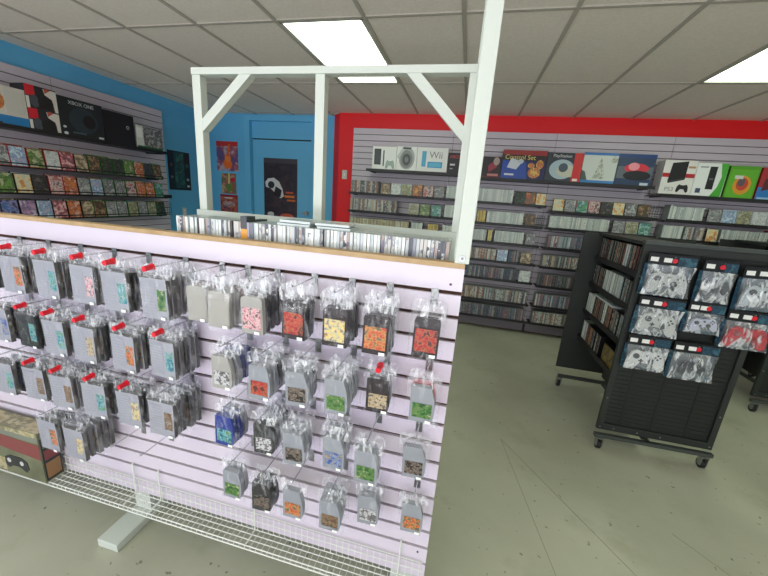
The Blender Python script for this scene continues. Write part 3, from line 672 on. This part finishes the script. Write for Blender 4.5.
cbox('bright green box with an orange starburst picture', 2.57, 2.83, .335, zb, body=(84,160,30), edge=(50,100,20), decor=[('q',.06,.06,.94,.9,(96,176,36)),('c',.22,.16,.82,.72,(224,150,40)),('c',.32,.28,.72,.66,(200,70,40)),('c',.36,.4,.6,.66,(90,80,90)),('q',.22,.62,.5,.72,(214,216,206))])
cbox('red box with a blue lower half, last box on the right', 2.85, 3.2, .33, zb, body=(170,40,46), decor=[('q',0,0,1,.42,(36,120,190)),poly([(.1,.3),(.4,.42),(.3,.7),(.12,.66)],(90,26,40)),('c',.4,.5,.7,.85,(120,30,44)),('q',.05,.06,.4,.12,(150,200,230))])
# left wall top shelf
zl = 1.966
cbox('colourful game console bundle box at the left end of the left wall shelf', 1.0, 1.37, .31, zl, 'left', body=(206,200,190), decor=[('q',0,0,1,.28,(30,120,180)),('q',0,0,.5,.1,(30,30,36)),('c',.25,.38,.6,.85,art_gold),('c',.05,.5,.35,.9,cover('red and orange') if 0 else art('bundle art', [(230,190,60),(60,140,200),(220,80,50),(240,230,220)], 20)),('q',.6,.35,.95,.9,(200,196,186))])
for q in range(2):
    cbox('red, white and black game console box, %s of two stacked on the left wall shelf' % ('lower', 'upper')[q], 1.375, 1.61, .185, zl+q*.186, 'left', body=(34,36,40), decor=[('q',0,0,.1,.5,(220,216,210)),('q',.0,.55,.3,1,(206,30,46)),poly([(.58,.95),(1,.95),(1,0),(.9,0),(.84,.55),(.62,.7)],(216,208,198)),poly([(.62,.75),(.82,.95),(.7,1),(.6,.95)],(170,80,60)),('c',.12,.05,.4,.6,(70,76,84)),('c',.36,.06,.86,.62,(24,26,28))])
BLK = (28, 32, 36)
cbox('wide black box with a dark teal console picture, left wall shelf', 1.615, 2.02, .35, zl, 'left', body=(22,30,34), edge=(18,22,24), decor=[('c',.2,.15,.85,.8,(34,52,58)),('c',.5,.3,.8,.65,(12,16,18)),('q',.25,.12,.55,.16,(70,90,96)),('c',.05,.05,.14,.13,(210,214,214)),('c',.05,.22,.12,.28,(200,204,204)),('q',.84,.08,.96,.13,(200,204,204))], texts=[('XBOX ONE',.045,.5,.88,(190,198,198))])
cbox('plain black box with a small white round emblem', 2.025, 2.365, .33, zl, 'left', body=(14,16,18), decor=[('c',.72,.55,.82,.66,(200,200,200)),('c',.74,.57,.8,.64,(14,16,18)),('q',.2,.02,.6,.05,(190,186,170))])
cbox('white and green box with a black and white action picture', 2.39, 2.73, .255, zl, 'left', body=(206,208,200), decor=[('q',0,0,1,.16,(40,90,36)),('q',.25,.16,1,1,art('grey action art', [(60,60,60),(150,150,146),(30,30,32),(200,198,192)], 16)),('q',.02,.5,.2,.9,(224,226,220))])

# big carton on the wire shelf of the divider
o = empty('console_box', (-2.0, -.095, ZT-16*S+.0105), 'olive and maroon retro console box standing on the wire shelf, far left', 'console box', rz=0)
OL = mottle('olive print', (120, 122, 96), (92, 94, 70), 9, .4); MR = mat('maroon print', (128, 62, 60), .4); GD = art('tan camouflage print', [(190,170,110),(150,140,90),(206,190,150),(110,110,80)], 12)
m = MB(); m.box(-.24, .24, 0, .075, 0, .265, OL); m.box(-.24, .24, -.0006, 0, .238, .265, GD); w = .48
m.prism([(-.24, .16), (.24, .125), (.24, .205), (-.24, .215)], -.0012, 0, MR)
m.box(-.24, .0, -.001, 0, .01, .08, GD); m.box(-.24, .24, -.0008, 0, .215, .24, mat('grey print', (120, 124, 112), .4))
m.box(-.24, .24, .002, .073, .265, .2662, GD)
CB = mat('dark print', (44, 46, 48), .4)
m.prism([(.0+a, .03+b) for a, b in ((0,.02),(.02,0),(.05,.02),(.09,.02),(.13,0),(.15,.02),(.145,.06),(.11,.075),(.04,.075),(.005,.06))], -.002, 0, CB)
for a in (.03, .11): m.disc(a, .075, .012, -.003, 0, mat('light print', (196, 196, 190), .4))
for a in (-.2, -.15): m.box(a, a+.035, -.002, 0, .1, .13, mat('light print', (196, 196, 190), .4))
m.build('carton', o)
m = MB(); m.box(.2401, .2412, .006, .074, .008, .232, CB); m.box(.2412, .242, .012, .068, .018, .1, mat('brown print', (150, 112, 74), .4)); m.box(.2412, .242, .012, .068, .115, .165, MR); m.box(.2412, .242, .012, .068, .18, .21, mat('grey print', (120, 124, 112), .4)); m.build('side_print', o)

# ------------------------------------------------------------------ posters, switch, outlet
def poster(label, x0, x1, z0, z1, y, parts, rz=0, x=None):
    m = MB(); m.box(0, x1-x0, -.003, 0, 0, z1-z0, parts[0])
    w = x1-x0; h = z1-z0
    for i, d in enumerate(parts[1:]):
        y0 = -.003-.0006*(i+1); c = d[-1]; mm = mat('print %d %d %d' % c, c, .35) if isinstance(c, tuple) else c
        if d[0] == 'q': m.box(d[1]*w, d[3]*w, y0, -.003, d[2]*h, d[4]*h, mm)
        elif d[0] == 'c': m.disc((d[1]+d[3])/2*w, (d[2]+d[4])/2*h, (d[3]-d[1])/2*w, y0, -.003, mm, rz=(d[4]-d[2])/2*h, n=20)
        elif d[0] == 'p': m.prism([(a*w, b*h) for a, b in d[1]], y0, -.003, mm)
    o = m.build('wall_poster', loc=(x0, y, z0) if rz == 0 else (x, x0, z0), rz=rz); return tag(o, label, 'poster')
pa1 = art('blue red poster art', [(40,50,110),(80,70,140),(200,60,50),(200,200,210)], 9)
pa2 = art('green red poster art', [(50,60,70),(90,130,80),(190,50,60),(210,190,130)], 12)
pa3 = art('red poster art', [(190,40,40),(150,30,40),(220,120,60),(60,60,110)], 9)
poster('upper poster left of the door, orange guitar shape on blue and red', -3.95, -3.57, 1.86, 2.295, 3.899, [pa1, ('q',0,.84,1,1,(190,50,46)), ('c',.3,.08,.72,.4,(232,110,40)), ('c',.38,.3,.66,.56,(236,130,50)), ('p',[(.46,.5),(.58,.5),(.66,.9),(.56,.92)],(214,100,40))])
poster('small middle poster left of the door, green figure', -3.885, -3.62, 1.515, 1.825, 3.899, [pa2, ('c',.3,.1,.75,.5,(100,130,60)), ('p',[(.45,.5),(.58,.5),(.6,1),(.48,1)],(220,200,130)), ('c',.6,.6,.95,.8,(190,40,60))])
poster('lower red poster left of the door', -3.92, -3.6, 1.12, 1.50, 3.899, [pa3, ('q',.25,.84,.7,.89,(230,210,190)), ('q',0,.92,1,1,(150,24,30)), ('c',.15,.5,.85,.75,art('red crowd art', [(220,120,60),(60,90,160),(230,210,180),(150,40,40)], 25))])
pt = art('teal game poster art', [(20,60,66),(30,100,100),(16,40,50),(60,130,110)], 8)
poster('dark teal poster on the blue left wall beside the shelves', 3.08, 3.47, 1.525, 2.05, 0, [mat('dark poster paper', (22, 30, 36), .4), ('q',.28,.06,.72,.97,pt), ('c',.8,.08,.94,.14,(190,200,200)), ('c',.8,.25,.92,.32,(150,170,170)), ('c',.08,.3,.2,.36,(90,120,120)), ('c',.08,.6,.2,.68,(90,60,60)), ('c',.78,.6,.92,.7,(50,90,90))], rz=R(90), x=XL+.001)
po = poster('tall dark poster of a white handheld console on the blue door', -3.155, -2.59, 1.2, 2.09, 3.9445, [art('dark poster art', [(26,24,36),(50,44,60),(36,30,40),(70,50,60)], 5),
   ('q',0,.92,1,1,(70,66,72)), ('p',[(.06,.52),(.2,.5),(.5,.34),(.6,.38),(.56,.5),(.46,.62),(.3,.68),(.12,.66),(.04,.6)],(214,216,216)), ('c',.12,.5,.32,.62,(40,40,50)), ('p',[(.28,.38),(.5,.36),(.54,.48),(.36,.54)],(26,26,34)),
   ('q',.62,.36,.92,.4,(220,120,50)), ('q',.66,.43,.88,.46,(206,90,50)), ('q',.7,.3,.94,.33,(214,110,50)), ('q',.0,0,1,.07,(60,44,70)), ('c',.1,.02,.3,.1,(200,200,206)), ('c',.5,.0,.9,.09,(200,90,60))])
sw = MB(); sw.box(-.035, .035, -.006, 0, -.06, .06, WHITEP); sw.box(-.008, .008, -.012, -.006, -.015, .015, STICK); tag(sw.build('light_switch', loc=(-1.76, YB-.001, 1.9)), 'white light switch plate on the red wall strip', 'light switch')
sw = MB(); sw.box(-.035, .035, -.006, 0, -.06, .06, WHITEP); sw.box(-.015, .015, -.008, -.006, .008, .035, STICK); sw.box(-.015, .015, -.008, -.006, -.035, -.008, STICK); tag(sw.build('wall_outlet', loc=(XL+.001, 3.31, 1.215), rz=R(90)), 'white outlet plate low on the blue left wall below the teal poster', 'outlet')

# ------------------------------------------------------------------ black wheeled rack
def caster(parent, x, y):
    e = bpy.data.objects.new('caster', None); COL.objects.link(e); e.parent = parent; e.location = (x, y, 0); e.empty_display_size = .02
    m = MB(); m.box(-.022, .022, -.022, .022, .088, .094, GALV); m.box(-.02, -.016, -.018, .02, .03, .088, GALV); m.box(.016, .02, -.018, .02, .03, .088, GALV); m.tube((-.022, .008, .032), (.022, .008, .032), .006, GALV, 8); m.build('caster_fork', e)
    m = MB(); m.tube((-.012, .008, .032), (.012, .008, .032), .031, RUBB, 18); m.tube((-.0135, .008, .032), (.0135, .008, .032), .014, GALV, 12); m.build('wheel', e)
    return e
rackshelf = [1.25, 1.02, .775, .53]
def make_rack(ox, oy, label, full=True):
    r = empty('display_rack', (ox, oy, 0), label, 'display rack', 'black wheeled display racks')
    # local: front panel x 0..0.70, y 0; rear wing at y 0.83
    m = MB(); m.bar((-.02, -.045, .108), (.70, -.03, .108), .03, .025, RACKM, up=(0,0,1)); m.bar((-.06, .82, .108), (.6, .82, .108), .03, .025, RACKM, up=(0,0,1)); m.bar((.32, -.04, .108), (.32, .82, .108), .03, .025, RACKM, up=(0,0,1)); m.build('base_frame', r)
    for x, y in ((.02, -.045), (.66, -.03), (-.045, .82), (.58, .82)): caster(r, x, y)
    w, z0, z1 = .70, .135, 1.45; m = MB()
    m.box(0, .035, -.012, .012, z0, z1, DARKR); m.box(w-.035, w, -.012, .012, z0, z1, DARKR); m.box(.035, w-.035, -.012, .012, z0, z0+.05, DARKR); m.box(.035, w-.035, -.012, .012, z1-.04, z1, DARKR)
    for q in range(6): m.disc((.018, w-.018)[q % 2], (z0+.02, z0+.25, z1-.2)[q//2], .005, -.0145, -.012, GALV, n=8)
    for q in (.15, .36, .56): m.disc(w*q, z0+.022, .005, -.0145, -.012, GALV, n=8)
    m.build('panel_frame', r)
    m = MB(); m.box(.035, w-.035, .004, .012, z0+.05, z1-.04, DARKR2); z = z0+.056
    while z < z1-.05:
        m.box(.035, w-.035, .0015, .004, z, z+.0275, DARKR2); z += .031
    for x in (.14, .33, .53): m.box(x-.006, x+.006, -.001, .0015, z0+.05, z1-.04, BLACKM)
    m.build('slat_panel', r)
    MB().box(-.095, .34, .815, .835, .2, 1.455, DARKR).build('wing_panel', r, bevel=.002)
    MB().box(.3, .325, .012, .815, .17, 1.4, DARKR2).build('centre_panel', r)
    MB().box(.3, .72, .815, .835, .2, 1.455, DARKR).build('rear_panel', r)
    MB().box(.325, .345, .02, .8, .17, 1.4, DARKR2).build('inner_panel', r)
    m = MB(); m.box(.02, .30, .012, .815, 1.44, 1.462, DARKR); m.box(.0, .9, -.02, .02, 1.452, 1.475, RACKM); m.build('top_bar', r)
    for q, z in enumerate(rackshelf):
        m = MB(); m.box(.03, .30, .013, .814, z-.012, z-.002, BLACKM); m.box(.024, .03, .013, .814, z-.02, z+.022, BLACKM); m.build('shelf', r)
    return r
RX, RY = 1.07, 1.42
make_rack(RX, RY, 'black wheeled display rack with shelves and slatted front, middle right of the room')
make_rack(2.66, 2.44, 'second black wheeled display rack partly cut off by the right edge')
rk = {'mixed': [(170,168,160),(60,64,70),(130,70,64),(160,120,84),(100,108,100),(150,164,170),(76,80,84),(120,116,108)], 'white': [(214,218,214),(196,202,200),(226,228,224),(184,190,190)]}
for k in rk: SPAL['rack '+k] = rk[k]
def rack_case(pal, y, z, hh, label, group, xx=0., dy=.0):
    k = ('r', pal, hh)
    if k not in SM:
        m = MB(); m.box(-.0095, .0095, 0, .13, 0, hh, edgeS if 'white' in pal else BLKP, front=pick('spines '+pal, SPAL[pal])); SM[k] = m.mesh('game_case')
    o = inst('game_case', SM[k], None, (RX+.034+xx, y, z), (0, 0, 0)); o.rotation_euler = (0, 0, R(-90)); return tag(o, label, 'game case', group)
rn = ['top', 'second', 'third', 'bottom']
for q, z in enumerate(rackshelf):
    y0, y1 = RY+.035, RY+.79; n = 36
    for k in range(n):
        y = y0+(k+.5)*(y1-y0)/n
        fr = k/n
        if q == 3 and fr < .42: continue
        white = (q == 1 and .25 < fr < .68) or (q == 2 and (fr > .8 or .45 < fr < .55)) or (q == 3 and fr > .85) or (q == 0 and .28 < fr < .36)
        pal = 'rack white' if white else 'rack mixed'
        rack_case(pal, y, z+.0, .172 if q < 3 else .165, '%s spined game case, %s shelf of the black rack, %s end' % ('white' if white else 'coloured', rn[q], 'near' if fr < .5 else 'far'), 'game cases on the black rack', xx=random.uniform(0, .012))
for q, (y, z, k) in enumerate(((RY+.5, rackshelf[2]+.172, 'pale'), (RY+.3, rackshelf[2]+.172, 'pale'))):
    o = MB().box(0, .13, 0, .18, 0, .014, CL, ).build('game_case', loc=(RX+.04, y, z+.001)); tag(o, 'pale game case lying flat on the third rack shelf row, %s one' % ('far', 'near')[q], 'game case', 'cases lying flat on the rack')
o = MB().box(-.12, .12, 0, .03, 0, .15, BLKP, front=art('brown gold print', [(60,50,30),(130,110,50),(40,36,26),(160,130,60)], 14)).build('console_box', loc=(RX+.04, RY+.17, rackshelf[3]), rz=R(-90)); tag(o, 'brown and gold carton on the bottom shelf of the black rack', 'carton')
# cases on the second rack, only their edges are in the picture

# controllers in silver bags with dark header cards
HD = mat('black header card', (14, 16, 22), .4); HB = art('blue header art', [(12,16,24),(30,84,112),(14,36,54),(60,120,140)], 30)
def controller_mesh(c, dark=(60,62,66)):
    m = MB(); o = [(-.078,-.045),(-.062,-.055),(-.045,-.046),(-.028,-.02),(.028,-.02),(.045,-.046),(.062,-.055),(.078,-.045),(.076,-.005),(.062,.032),(.04,.044),(.02,.036),(-.02,.036),(-.04,.044),(-.062,.032),(-.076,-.005)]
    cm = mat('controller %d %d %d' % c, c, .35); dm = mat('controller %d %d %d' % dark, dark, .4)
    m.prism(o, -.014, .014, cm); m.prism([(x*.86, z*.86) for x, z in o], -.02, -.014, cm)
    m.disc(-.045, .014, .013, -.03, -.02, dm); m.disc(.022, -.008, .013, -.03, -.02, dm); m.disc(0, .02, .007, -.023, -.02, dm, n=10)
    m.box(-.032, -.012, -.024, -.02, -.012, -.006, dm); m.box(-.025, -.019, -.024, -.02, -.019, .001, dm)
    for a, b in ((.045, .024), (.045, .004), (.035, .014), (.055, .014)): m.disc(a, b, .0045, -.024, -.02, dm, n=8)
    return m.mesh('controller')
def pouch_mesh(w, h, seed):
    rnd = random.Random(seed); m = MB(); n = 7; v = {}
    for s in (-1, 1):
        for i in range(n):
            for j in range(n):
                u = i/(n-1)*2-1; t = j/(n-1); b = max(0, (1-u*u))*max(0, math.sin(math.pi*t))**.6
                wj = w*(1-.10*math.sin(math.pi*t))
                v[s, i, j] = len(m.v); m.v.append((u*wj+rnd.uniform(-.003, .003)*b*2, s*(.003+.03*b+rnd.uniform(-.004, .004)*b*2), -h*t+rnd.uniform(-.002, .002)))
    k = m.mi(FOIL)
    for s in (-1, 1):
        for i in range(n-1):
            for j in range(n-1):
                q = (v[s,i,j], v[s,i+1,j], v[s,i+1,j+1], v[s,i,j+1]); m.f.append(q if s > 0 else q[::-1]); m.m.append(k)
    return m.mesh('blister_bag')
def backing(w, h):
    m = MB(); m.box(-w, w, .036, .039, -h-.006, .0, HB); m.box(-w+.02, w-.02, .0355, .036, -h+.01, -.005, mat('silver foil', (170, 176, 180), .2, .7)); return m
ctl = [ # x centre, top z, colour, width half, height, label
 (1.215, 1.375, (206,208,206), .128, .19, 'white game controller in silver bag, top left on the rack front', True),
 (1.465, 1.365, (90,94,98), .085, .185, 'grey item in crumpled silver bag, middle of the top row on the rack front', False),
 (1.70, 1.35, (196,204,208), .118, .19, 'pale controller in silver bag, right end of the top row on the rack front', True),
 (1.225, 1.105, (200,202,198), .125, .18, 'white game controller with grey sticks, left of the middle row on the rack front', True),
 (1.462, 1.11, (196,200,214), .095, .13, 'small white item in silver bag, centre of the middle row on the rack front', False),
 (1.695, 1.085, (200,36,48), .122, .17, 'red game controller in silver bag, right of the middle row', True),
 (1.215, .85, (224,226,224), .12, .165, 'plain white controller in silver bag, left of the lowest row on the rack front', True),
 (1.475, .845, (60,66,70), .122, .18, 'dark item in silver bag, right of the lowest row on the rack front', False)]
cm_cache = {}
for q, (x, z, c, w, h, lb, ct) in enumerate(ctl):
    e = empty('bagged_controller', (x, RY-.06, z), lb, 'controller', 'bagged controllers on the rack')
    e.rotation_euler.y = random.uniform(-.05, .03)
    m = MB(); m.box(-w, w, -.002, .002, -.035, .03, HD); m.box(w*.25, w-.001, -.0028, -.002, -.033, .018, HB); m.disc(w*.1, -.006, .014, -.004, -.002, REDC, n=12); m.build('header_card', e)
    for sx in ((-w+.012, -w*.35) if q not in (1,) else (-w+.012,)):
        MB().box(sx, sx+.042, -.0035, -.002, -.018, .008, STICK).build('price_sticker', e)
    inst('blister_bag', pouch_mesh(w, h, q), e, (0, -.012, -.035))
    backing(w, h).build('backing_card', e, loc=(0, -.012, -.035))
    k = (c, ct)
    if k not in cm_cache: cm_cache[k] = controller_mesh(c, (70,72,76) if c != (200,36,48) else (150,20,30))
    o = inst('controller', cm_cache[k], e, (0, -.008, -.035-h*.52), (0, random.uniform(-.25, .1), 0)); s = 1.35 if ct else .9; o.scale = (s, .6, s)
    m = MB(); m.tube((x, RY-.005, z+.018), (x, RY-.085, z+.018), .0022, CHROME); m.box(x-.012, x+.012, RY-.014, RY-.0125, z-.005, z+.035, BLACKM)
    tag(m.build('rack_hook'), 'short chrome hook holding the %s' % lb.split(',')[0], 'display hook', 'hooks on the rack front')

# ------------------------------------------------------------------ daylight, ceiling fill, camera
def area(name, loc, rot, sx, sy, e, c):
    l = bpy.data.lights.new(name, 'AREA'); l.shape = 'RECTANGLE'; l.size = sx; l.size_y = sy; l.energy = e; l.color = c
    o = bpy.data.objects.new(name, l); COL.objects.link(o); o.location = loc; o.rotation_euler = rot; return o
area('window_daylight', (-1.5, YF-.35, 1.6), (R(88), 0, 0), 5.4, 2.6, 178, (.94, .94, 1.0))
area('ceiling_fill', (-.8, YF-.9, .25), (R(125), 0, 0), 7.6, 1.2, 235, (.97, .96, .97))  # unseen fill lamp added outside, tilted up to brighten the ceiling
w = bpy.data.worlds.new('World'); bpy.context.scene.world = w; w.use_nodes = True
w.node_tree.nodes['Background'].inputs[0].default_value = (.75, .85, 1, 1); w.node_tree.nodes['Background'].inputs[1].default_value = 1.0

cam = bpy.data.cameras.new('camera'); co = bpy.data.objects.new('camera', cam); COL.objects.link(co); bpy.context.scene.camera = co
yaw, pit, rol = .2198, -.2535, .0734
fw = Vector((-math.sin(yaw)*math.cos(pit), math.cos(yaw)*math.cos(pit), math.sin(pit))); r0 = Vector((math.cos(yaw), math.sin(yaw), 0)); u0 = r0.cross(fw)
rr = math.cos(rol)*r0+math.sin(rol)*u0; uu = -math.sin(rol)*r0+math.cos(rol)*u0
mw = Matrix((rr, uu, -fw)).transposed().to_4x4(); mw.translation = (-.0114, -1.0207, 1.603); co.matrix_world = mw
cam.sensor_fit = 'HORIZONTAL'; cam.sensor_width = 36; cam.lens = 341.24*36/768; cam.clip_start = .02; cam.clip_end = 50
sc = bpy.context.scene
sc.view_settings.view_transform = 'Standard'; sc.view_settings.look = 'None'; sc.view_settings.exposure = -0.3; sc.view_settings.gamma = 1
sc.cycles.transparent_max_bounces = 32; sc.cycles.max_bounces = 8
